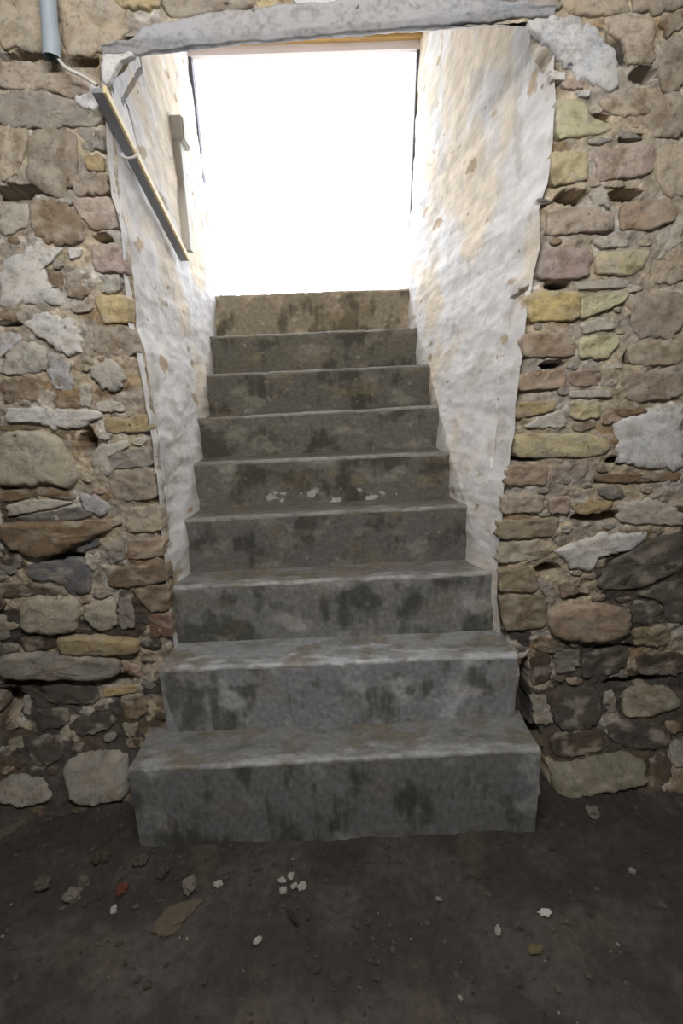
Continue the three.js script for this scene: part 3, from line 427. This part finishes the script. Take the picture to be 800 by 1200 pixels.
// ---------------------------------------------------------------- passage walls, ceiling over the stairs
const stairZ = STEPS.map((s) => [s[0], (s[3] + s[4]) / 2, s[1], s[2]]).reverse();       // ascending z
const stairY = (z) => lut(stairZ, z, 0, 1);
function passageX(side, y, z) {
  const t = clamp(-z / 1.25), hy = (y - 1.82) / 1.08;
  const straight = side < 0 ? mix(edgeL(Math.min(y, 2.18)), -0.574 - 0.030 * hy, t) : mix(edgeR(Math.min(y, 2.16)), 0.452 + 0.050 * hy, t);
  const foot = side < 0 ? lut(stairZ, z, 0, 2) : lut(stairZ, z, 0, 3);
  const w = Math.exp(-Math.max(0, y - stairY(z)) / 0.28) * sstep(0.02, -0.16, z);
  return mix(straight, foot, w);
}
const CRACKS = { '-1': [[[2.347, -0.189], [2.274, -0.124], [2.216, -0.068], [2.192, -0.076]], [[2.461, -0.407], [2.417, -0.405], [2.259, -0.222], [2.199, -0.153]], [[2.228, -0.177], [2.166, -0.229], [2.07, -0.292]]], 1: [[[1.846, 0.0], [1.854, -0.026], [1.811, -0.056]], [[1.619, -0.022], [1.599, -0.111], [1.453, -0.111], [1.347, -0.12]], [[1.282, -0.107], [1.197, -0.108], [1.067, -0.089]]] };   // open cracks in the plaster: [y, z] lines
function crack(side, y, z) {
  let d = 9; const jy = y + 0.010 * fbm(y * 30, z * 30, 3, 3), jz = z + 0.008 * fbm(y * 30, z * 30, 13, 3);
  for (const line of CRACKS[side]) for (let i = 1; i < line.length; i++) { const [ay, az] = line[i - 1], [by, bz] = line[i], vy = by - ay, vz = bz - az, t = clamp(((jy - ay) * vy + (jz - az) * vz) / (vy * vy + vz * vz)); d = Math.min(d, Math.hypot(jy - ay - vy * t, jz - az - vz * t)); }
  return 0.036 * sstep(0.007, 0.002, d);
}
for (const side of [-1, 1]) {
  const w = thing(side < 0 ? 'wall_passage_left' : 'wall_passage_right', side < 0 ? 'whitewashed rough plaster wall on the left of the stairs' : 'whitewashed rough plaster wall on the right of the stairs', 'wall', null, 'structure');
  const g = sheet(260, 420, (u, v) => {
    const z = mix(0.0, -1.33, Math.pow(u, 1.35)), y = mix(Math.max(0.3, stairY(z) - 0.32), ceilingY(z) + 0.06, v);
    const n = 0.018 * fbm(z * 3 + side * 9, y * 5, 3, 3) + 0.0045 * fbm(z * 10, y * 20, 6 + side, 3) * 1.5 * sstep(0.02, -0.08, z);
    return [passageX(side, y, z) + side * (n + 0.004 + crack(side, y, z)), y, z];
  }, (x, y, z) => [(-z + (side > 0 ? 1.6 : 0.1)) / 1.5, y / 2.8], side > 0);
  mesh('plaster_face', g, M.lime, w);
  mesh('wall_core', side < 0 ? slab(-2.4, -0.66, -0.2, 3.2, -1.33, -0.4) : slab(0.78, 2.4, -0.2, 3.2, -1.33, -0.4), M.plain, w);
}
{
  const g = sheet(80, 80, (u, v) => { const x = mix(-0.72, 0.80, u), z = mix(-0.15, -1.36, v); return [x, ceilingY(z) + 0.012 * fbm(x * 9, z * 9, 4, 3), z]; }, (x, y, z) => [x / 1.5, z / 2.8]);
  const over = new THREE.BoxGeometry(1.6, 0.12, 1.5); over.rotateX(Math.atan(0.56)); over.translate(0.04, ceilingY(-0.72) + 0.10, -0.72);
  const c = thing('ceiling_passage', 'sloping plastered ceiling over the stairs', 'ceiling', null, 'structure');
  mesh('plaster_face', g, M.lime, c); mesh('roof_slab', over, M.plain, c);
}
// ---------------------------------------------------------------- cellar shell
{
  const floorG = sheet(330, 190, (u, v) => {
    const x = u < 0.04 ? mix(-2.4, -1.5, u / 0.04) : u > 0.96 ? mix(1.5, 2.4, (u - 0.96) / 0.04) : mix(-1.5, 1.5, (u - 0.04) / 0.92);
    const z = v < 0.85 ? mix(-0.05, 1.15, v / 0.85) : mix(1.15, 3.6, (v - 0.85) / 0.15);
    const bank = 0.05 * Math.exp(-Math.max(0, z - 0.16) / 0.09) * sstep(0.58, 0.72, Math.abs(x)) * (0.7 + 1.2 * fbm(x * 5, 2, 8, 2));
    return [x, FLOOR - 0.006 + bank + 0.022 * fbm(x * 6, z * 6, 3, 3) + 0.010 * fbm(x * 34, z * 34, 6, 3), z];
  }, (x, y, z) => [x, z], true);
  const f = thing('floor', 'dark trodden earth floor of the cellar', 'floor', null, 'structure');
  mesh('earth_surface', floorG, M.earth, f); mesh('subsoil', slab(-2.5, 2.5, -0.4, -0.16, -0.1, 3.7), M.plain, f);
  tag(mesh('ceiling', slab(-2.5, 2.5, 2.6, 2.8, -0.4, 3.7), M.plain, scene), 'plain cellar ceiling out of view above', 'ceiling', null, 'structure');
  tag(mesh('wall_back', slab(-2.5, 2.5, -0.2, 2.8, 3.6, 3.8), M.plain, scene), 'plain cellar wall behind the viewer', 'wall', null, 'structure');
  tag(mesh('wall_left', slab(-2.6, -2.4, -0.2, 2.8, -0.4, 3.7), M.plain, scene), 'plain cellar side wall out of view on the left', 'wall', null, 'structure');
  tag(mesh('wall_right', slab(2.4, 2.6, -0.2, 2.8, -0.4, 3.7), M.plain, scene), 'plain cellar side wall out of view on the right', 'wall', null, 'structure');
  tag(mesh('ground_outside', mergeGeometries([slab(-14, 14, 1.70, 1.808, -20, -1.33), slab(-14, -2.4, 1.70, 1.808, -1.33, 4)]), M.pavement, scene), 'pale paving outside beyond the top step', 'ground', null, 'structure');
}
// the fluorescent fitting that lights the cellar
{
  const l = thing('ceiling_lamp', 'long white fluorescent fitting under the cellar ceiling', 'lamp');
  mesh('lamp_body', slab(LAMP.x - LAMP.length / 2 - 0.05, LAMP.x + LAMP.length / 2 + 0.05, LAMP.y + 0.05, 2.6, LAMP.z - 0.035, LAMP.z + 0.035), M.lampBody, l);
  for (const s of [-1, 1]) mesh('lamp_holder', slab(LAMP.x + s * LAMP.length / 2 - 0.015, LAMP.x + s * LAMP.length / 2 + 0.015, LAMP.y - 0.02, LAMP.y + 0.055, LAMP.z - 0.02, LAMP.z + 0.02), M.lampBody, l);
  const tubeG = new THREE.CylinderGeometry(0.013, 0.013, LAMP.length, 16); tubeG.rotateZ(Math.PI / 2); tubeG.translate(LAMP.x, LAMP.y, LAMP.z); mesh('lamp_tube', tubeG, M.lampGlow, l);
}

// ---------------------------------------------------------------- staircase
{
  const stairs = thing('concrete_staircase', 'grey stained concrete staircase of nine steps rising to the bright doorway', 'staircase');
  const roughMap = texture(256, 256, (u, v) => { const g = v < 0.5 ? 205 : 120 + 90 * sstep(0.0, 0.25, fbm(u * 9, v * 14, 7, 3)); return [g, g, g]; }, { srgb: false });
  const tint = [[128, 129, 129], [146, 148, 150], [126, 126, 124], [104, 103, 98], [102, 100, 93], [102, 99, 91], [94, 91, 83], [98, 94, 84], [138, 127, 108]];
  STEPS.forEach(([z, xl, xr, yl, yr], k) => {
    const free = k < 2, x0 = free ? xl : xl - 0.06, x1 = free ? xr : xr + 0.06, zb = k < 8 ? STEPS[k + 1][0] - 0.03 : -1.36;
    const below = k ? STEPS[k - 1] : [0, 0, 0, -0.11, -0.11];
    const yTop = (x) => mix(yl, yr, clamp((x - xl) / (xr - xl))) + 0.006 * fbm(x * 5, k * 3.3, 2, 3);
    const yBot = (x) => mix(below[3], below[4], clamp((x - xl) / (xr - xl))) - 0.03;
    const R = 0.012, NF = 12, NA = 5, NT = 12, NP = NF + NA + NT;
    const at = (x, i) => {                                          // profile: riser, rounded nosing, tread
      const t = yTop(x), b = yBot(x), zf = z + 0.010 * fbm(x * 4, k * 5.1, 9, 2);
      const chip = 0.010 * Math.max(0, fbm(x * 26, k * 9.7, 5, 3) - 0.12) * 4;
      if (i <= NF) { const f = i / NF, y = mix(b, t - R, f); return [x, y, zf - 0.012 * (1 - f) * 0 + 0.004 * fbm(x * 12, y * 12, k, 3), f * 0.5]; }
      if (i <= NF + NA) { const a = (i - NF) / NA * Math.PI / 2; return [x, t - R + Math.sin(a) * R - chip * 0.6, zf - R + Math.cos(a) * R - chip * 0.6, 0.5 + 0.04 * (i - NF) / NA]; }
      const f = (i - NF - NA) / NT; return [x, t - (f === 0 ? chip * 0.6 : 0) - 0.006 * Math.sin(f * 3.1) + 0.003 * fbm(x * 14, f * 3, k + 20, 3), mix(zf - R, zb, f), 0.54 + 0.46 * f];
    };
    const NU = 120;
    const g = sheet(NU, NP, (u, v) => at(mix(x0, x1, u), Math.round(v * NP)).slice(0, 3), (x, y, zz, u, v) => [u, at(mix(x0, x1, u), Math.round(v * NP))[3]]);
    const ends = [];                                                // closed ends and underside
    for (const [x, fl] of [[x0, 0], [x1, 1]]) {
      const pos = [], uv = [], idx = []; const c0 = [x, yBot(x), zb]; pos.push(...c0); uv.push(fl, 0.3);
      for (let i = 0; i <= NP; i++) { const p = at(x, i); pos.push(p[0], p[1], p[2]); uv.push(clamp(fl + (fl ? -1 : 1) * (z - p[2])), p[3] * 0.9); }
      for (let i = 1; i <= NP; i++) fl ? idx.push(0, i, i + 1) : idx.push(0, i + 1, i);
      const e = new THREE.BufferGeometry(); e.setAttribute('position', new THREE.Float32BufferAttribute(pos, 3)); e.setAttribute('uv', new THREE.Float32BufferAttribute(uv, 2)); e.setIndex(idx); e.computeVertexNormals(); ends.push(e);
    }
    const base = tint[k], map = texture(900, 300, (u, v) => {
      const x = mix(x0, x1, u), s = k * 11.3; let col;
      if (v < 0.5) {
        const f = v * 2, blot = fbm(x * 7 + s, f * 1.6, 3 + s, 5), drip = fbm(x * 34 + s, f * 1.3, 9, 4), fine = fbm(x * 60, f * 14, s, 3);
        col = mix3(base, [base[0] * 0.66, base[1] * 0.66, base[2] * 0.62], sstep(-0.02, 0.28, blot + 0.35 * drip));
        col = mix3(col, [base[0] * 1.42, base[1] * 1.42, base[2] * 1.42], sstep(0.06, 0.36, fbm(x * 6 + s, f * 2.0, 31, 4)) * 0.7);
        col = mix3(col, [126, 112, 84], sstep(0.14, 0.3, fbm(x * 6, f * 2, 44 + s, 4)) * (k > 2 ? 0.45 : 0.15));
        const spot = fbm(x * 22 + s, f * 5, 57 + s, 3), band = k === 4 ? sstep(0.5, 0.35, f) * sstep(-0.32, -0.2, x) * sstep(0.38, 0.2, x) : 0.1;
        col = mix3(col, [196, 196, 194], sstep(0.30, 0.42, spot + 0.22 * band) * (0.2 + 0.6 * band));
        const kk = 1 + fine * 0.3; return [col[0] * kk, col[1] * kk, col[2] * kk];
      }
      const f = (v - 0.54) / 0.46, w = fbm(x * 9 + s, f * 3, 5, 4);
      col = mix3(base, [base[0] * 0.84, base[1] * 0.84, base[2] * 0.82], sstep(0.0, 0.3, w));   // same concrete as the riser
      col = mix3(col, [112, 100, 82], sstep(0.10, 0.26, fbm(x * 8, f * 2, 77 + s, 4) + 0.12) * 0.5);   // brown dust
      col = mix3(col, [base[0] * 1.2, base[1] * 1.2, base[2] * 1.2], sstep(-0.05, 0.30, fbm(x * 9, f * 4 + s, 83, 4) + 0.14 - Math.max(0, f) * 0.7));   // chipped, foot-worn nosing, paled further to paint in skylight on the edge
      const kk = 1 + 0.25 * fbm(x * 50, f * 12, s + 3, 3); return [col[0] * kk, col[1] * kk, col[2] * kk];
    }, { wrap: THREE.ClampToEdgeWrapping });
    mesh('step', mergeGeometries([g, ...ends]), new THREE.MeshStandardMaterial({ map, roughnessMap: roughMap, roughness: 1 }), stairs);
  });
}

// ---------------------------------------------------------------- doorway at the head of the stairs
{
  const d = thing('door_1', 'open doorway at the head of the stairs with slim frame', 'doorway', null, 'structure');
  const jamb = (xb, xt, w) => { const g = new THREE.BoxGeometry(w, 1.3, 0.05, 1, 1, 1); const p = g.attributes.position; for (let i = 0; i < p.count; i++) p.setX(i, p.getX(i) + (p.getY(i) > 0 ? xt : xb)); g.translate(0, 2.36, DOOR_Z - 0.03); g.computeVertexNormals(); return g; };
  mesh('door_jamb', jamb(-0.594, -0.611, 0.03), M.frame, d);
  mesh('door_jamb', jamb(0.455, 0.514, 0.03), M.frame, d);
  mesh('door_head', slab(-0.66, 0.58, HEAD, HEAD + 0.036, DOOR_Z - 0.03, DOOR_Z), M.headWhite, d);
  mesh('head_strip', slab(-0.66, 0.58, HEAD + 0.034, HEAD + 0.056, DOOR_Z - 0.05, DOOR_Z + 0.03), M.headWood, d);
  mesh('door_lintel', slab(-0.9, 0.9, HEAD + 0.054, 3.4, DOOR_Z - 0.09, DOOR_Z), M.plain, d);
  mesh('door_reveal', mergeGeometries([slab(-2.4, -0.615, 1.5, 3.4, DOOR_Z - 0.12, DOOR_Z - 0.05), slab(0.522, 2.4, 1.5, 3.4, DOOR_Z - 0.12, DOOR_Z - 0.05)]), M.plain, d);
}

// ---------------------------------------------------------------- fittings on the left side
function tube(pts, r, seg = 40, rad = 10) { return new THREE.TubeGeometry(new THREE.CatmullRomCurve3(pts.map((p) => new THREE.Vector3(...p))), seg, r, rad); }
{
  // flat batten sloping along the left passage wall, outer edge coloured paler to paint in its skylight
  const a = new THREE.Vector3(-0.548, 2.118, 0.075), b = new THREE.Vector3(-0.548, 1.862, -0.585), L = a.distanceTo(b);
  const g = thing('wall_batten', 'long grey batten with pale edge fixed across the left plaster wall', 'batten');
  g.position.copy(a).add(b).multiplyScalar(0.5); g.rotation.x = -Math.atan2(a.y - b.y, a.z - b.z);
  mesh('board', new RoundedBoxGeometry(0.030, 0.014, L, 2, 0.002), M.batten, g);
  const e = new RoundedBoxGeometry(0.008, 0.022, L, 2, 0.002); e.translate(0.018, 0.003, 0); mesh('edge_strip', e, M.battenLitEdge, g).userData.label = 'pale yellow edge strip lightened for skylight';
  const c = new THREE.TorusGeometry(0.026, 0.004, 8, 24); c.scale(1, 0.7, 1); c.translate(0, 0, 0.16); mesh('clip', c, M.cable, g).userData.label = 'white fixing clip';
  const p = thing('conduit_pipe', 'pale blue grey plastic conduit hanging on the wall at top left', 'pipe');
  mesh('pipe', tube([[-0.632, 2.56, 0.045], [-0.652, 2.36, 0.045], [-0.664, 2.206, 0.05]], 0.0205, 30, 20), M.pvc, p);
  mesh('pipe_collar', tube([[-0.659, 2.26, 0.048], [-0.664, 2.204, 0.05]], 0.0225, 6, 20), M.pvc, p);
  tag(mesh(numbered('cable'), tube([[-0.655, 2.212, 0.045], [-0.63, 2.180, 0.055], [-0.595, 2.165, 0.05], [-0.552, 2.135, 0.06]], 0.0045, 30, 8), M.cable, scene), 'thin white cable from the conduit to the batten', 'cable');
  const j = thing('junction_box', 'small grey junction box on the left wall beside the doorway', 'junction box');
  const bx = new RoundedBoxGeometry(0.06, 0.09, 0.10, 3, 0.006); mesh('box_body', bx, M.box, j);
  const lid = new RoundedBoxGeometry(0.008, 0.08, 0.088, 2, 0.003); lid.translate(0.032, 0, 0); mesh('box_lid', lid, M.box, j);
  j.position.set(-0.565, 2.375, -0.76);
  const t = thing('cable_trunking', 'grey vertical trunking below the junction box', 'trunking');
  mesh('trunking_body', slab(-0.592, -0.550, 1.93, 2.335, -0.765, -0.72), M.box, t); mesh('trunking_cover', slab(-0.589, -0.553, 1.93, 2.335, -0.722, -0.714), M.box, t);
}

// ---------------------------------------------------------------- debris on the floor
function pebble(sx, sy, sz, id, rough = 0.55) {
  const g = new THREE.IcosahedronGeometry(1, 3), p = g.attributes.position;
  for (let i = 0; i < p.count; i++) { const x = p.getX(i), y = p.getY(i), z = p.getZ(i), k = 1 + rough * fbm(x * 1.4 + id, y * 1.4, z * 1.4, 3) * 2; p.setXYZ(i, x * k * sx, Math.max(-0.6, y * k) * sy, z * k * sz); }
  g.computeVertexNormals(); return g;
}
const chipMat = {}; function chip(hex) { return chipMat[hex] ??= new THREE.MeshStandardMaterial({ color: hex, roughness: 0.9, bumpMap: grainBump, bumpScale: 0.002 }); }
const DEBRIS = [                             // name, label, category, x, z, half sizes, colour
  ['paper_scrap', 'white paper scrap lying by itself right of centre on the floor', 'scrap', 0.564, 0.575, 0.0159, 0.0041, 0.0094, 0xd8d6d0],
  ['stone_chip', 'small white chip left of the white paper scrap and nearer the viewer', 'chip', 0.425, 0.610, 0.0132, 0.0040, 0.0078, 0xa8a69f],
  ['stone_chip', 'small pale chip in front of the middle of the bottom step', 'chip', 0.285, 0.523, 0.0089, 0.0040, 0.0066, 0x98948c],
  ['stone_chip', 'lone white chip left of centre, nearest the viewer', 'chip', -0.214, 0.615, 0.0109, 0.0039, 0.0077, 0xb8b6b0],
  ['stone_chip', 'white chip beside the red brick crumb', 'chip', -0.638, 0.518, 0.0119, 0.0043, 0.0084, 0xb8b6b0],
  ['stone_chip', 'white chip in front of the bottom step left half', 'chip', -0.354, 0.459, 0.0116, 0.0052, 0.0096, 0xb8b6b0],
  ['plaster_crumb', 'white plaster crumb left of the cluster before the bottom step', 'crumb', -0.167, 0.453, 0.0091, 0.0052, 0.0108, 0xb4b1aa, 'plaster crumbs before the bottom step'],
  ['plaster_crumb', 'white plaster crumb farthest back in the cluster before the bottom step', 'crumb', -0.141, 0.441, 0.0092, 0.0052, 0.0108, 0xb4b1aa, 'plaster crumbs before the bottom step'],
  ['plaster_crumb', 'widest white plaster crumb on the right of the cluster before the step', 'crumb', -0.105, 0.476, 0.0136, 0.0051, 0.0107, 0xb4b1aa, 'plaster crumbs before the bottom step'],
  ['plaster_crumb', 'white plaster crumb nearest the viewer in the cluster before the step', 'crumb', -0.159, 0.487, 0.0113, 0.0051, 0.0107, 0xb4b1aa, 'plaster crumbs before the bottom step'],
  ['plaster_crumb', 'smallest white plaster crumb in the middle of the cluster before the step', 'crumb', -0.128, 0.475, 0.0090, 0.0051, 0.0080, 0xb4b1aa, 'plaster crumbs before the bottom step'],
  ['rubble_stone', 'pale grey rubble stone by the left corner of the bottom step', 'stone', -0.440, 0.458, 0.0258, 0.0127, 0.0194, 0x7c776d],
  ['rubble_stone', 'pale rounded rubble stone farthest left on the floor', 'stone', -0.772, 0.479, 0.0222, 0.0156, 0.0204, 0x7a746a],
  ['rubble_stone', 'small grey rubble stone above the pale rounded one', 'stone', -0.758, 0.441, 0.0149, 0.0157, 0.0176, 0x6c675e],
  ['rubble_stone', 'dull grey rubble stone near the left wall foot', 'stone', -0.883, 0.441, 0.0230, 0.0161, 0.0211, 0x5a554d],
  ['rubble_stone', 'flat tan rubble stone trodden into the floor on the left', 'stone', -0.454, 0.547, 0.0594, 0.0062, 0.0297, 0x5f5648],
  ['brick_crumb', 'dull red brick crumb on the left of the floor', 'crumb', -0.640, 0.461, 0.0193, 0.0087, 0.0143, 0x6a3a30],
  ['stone_chip', 'yellowish chip on the floor below the white paper scrap', 'chip', 0.505, 0.660, 0.0175, 0.0040, 0.0104, 0x6e6444],
  ['rubble_stone', 'pale chunk at the foot of the wall right of the bottom step', 'stone', 0.851, 0.260, 0.0263, 0.0142, 0.0217, 0x7c776f],
  ['stone_chip', 'small white chip on the right side of the floor', 'chip', 0.868, 0.462, 0.0099, 0.0067, 0.0088, 0x9c9a93],
  ['rubble_stone', 'long pale sliver at the foot of the left wall', 'stone', -1.089, 0.233, 0.0622, 0.0102, 0.0200, 0x5e574d],
  ['twig', 'short dark twig lying before the stairs', 'twig', -0.125, 0.562, 0.0264, 0.0032, 0.0078, 0x2e2a26],
  ['rubble_stone', 'grey lump against the left corner of the bottom step', 'stone', -0.613, 0.381, 0.0222, 0.0134, 0.0175, 0x565149],
  ['rubble_stone', 'dark lump beside the grey lump at the step corner', 'stone', -0.531, 0.412, 0.0217, 0.0131, 0.0171, 0x48443d],
  ['rubble_stone', 'brown lump between the left wall and the bottom step', 'stone', -0.745, 0.365, 0.0254, 0.0183, 0.0240, 0x4a4339],
];
DEBRIS.forEach(([n, label, cat, x, z, sx, sy, sz, hex, grp], i) => {
  const m = mesh(numbered(n), pebble(sx, sy, sz, i * 3.7), chip(hex), scene); tag(m, label, cat, grp);
  m.position.set(x, FLOOR + sy * 0.45 + 0.022 * fbm(x * 6, z * 6, 3, 3), z); m.rotation.y = i * 1.3;
});
{
  const n = 1400, im = new THREE.InstancedMesh(pebble(1, 0.7, 1, 4.4), new THREE.MeshStandardMaterial({ color: 0xffffff, roughness: 0.95 }), n), m4 = new THREE.Matrix4(), q = new THREE.Quaternion(), col = new THREE.Color();
  for (let i = 0; i < n; i++) {
    let x = rr(-1.25, 1.25), z = 0.17 + Math.pow(rnd(), 1.7) * 0.85; if (Math.abs(x) < 0.66 && z < 0.335) { z = 0.345 + rnd() * 0.5; }
    const s = 0.0014 + 0.006 * Math.pow(rnd(), 5); q.setFromAxisAngle(new THREE.Vector3(0, 1, 0), rnd() * 6);
    const bank = 0.05 * Math.exp(-Math.max(0, z - 0.16) / 0.09) * sstep(0.58, 0.72, Math.abs(x)) * (0.7 + 1.2 * fbm(x * 5, 2, 8, 2));
    m4.compose(new THREE.Vector3(x, FLOOR - 0.004 + bank + 0.022 * fbm(x * 6, z * 6, 3, 3) + 0.010 * fbm(x * 34, z * 34, 6, 3) + s * 0.3, z), q, new THREE.Vector3(s * rr(0.8, 1.6), s, s)); im.setMatrixAt(i, m4);
    const t = rnd(); col.set(t < 0.03 ? 0x8f8a80 : t < 0.45 ? 0x5a544b : 0x453f38); im.setColorAt(i, col);
  }
  im.name = 'floor_grit'; shadows(im); scene.add(im); tag(im, 'fine grit and crumbs scattered over the earth floor', 'grit', null, 'stuff');
}
renderer.render(scene, camera);
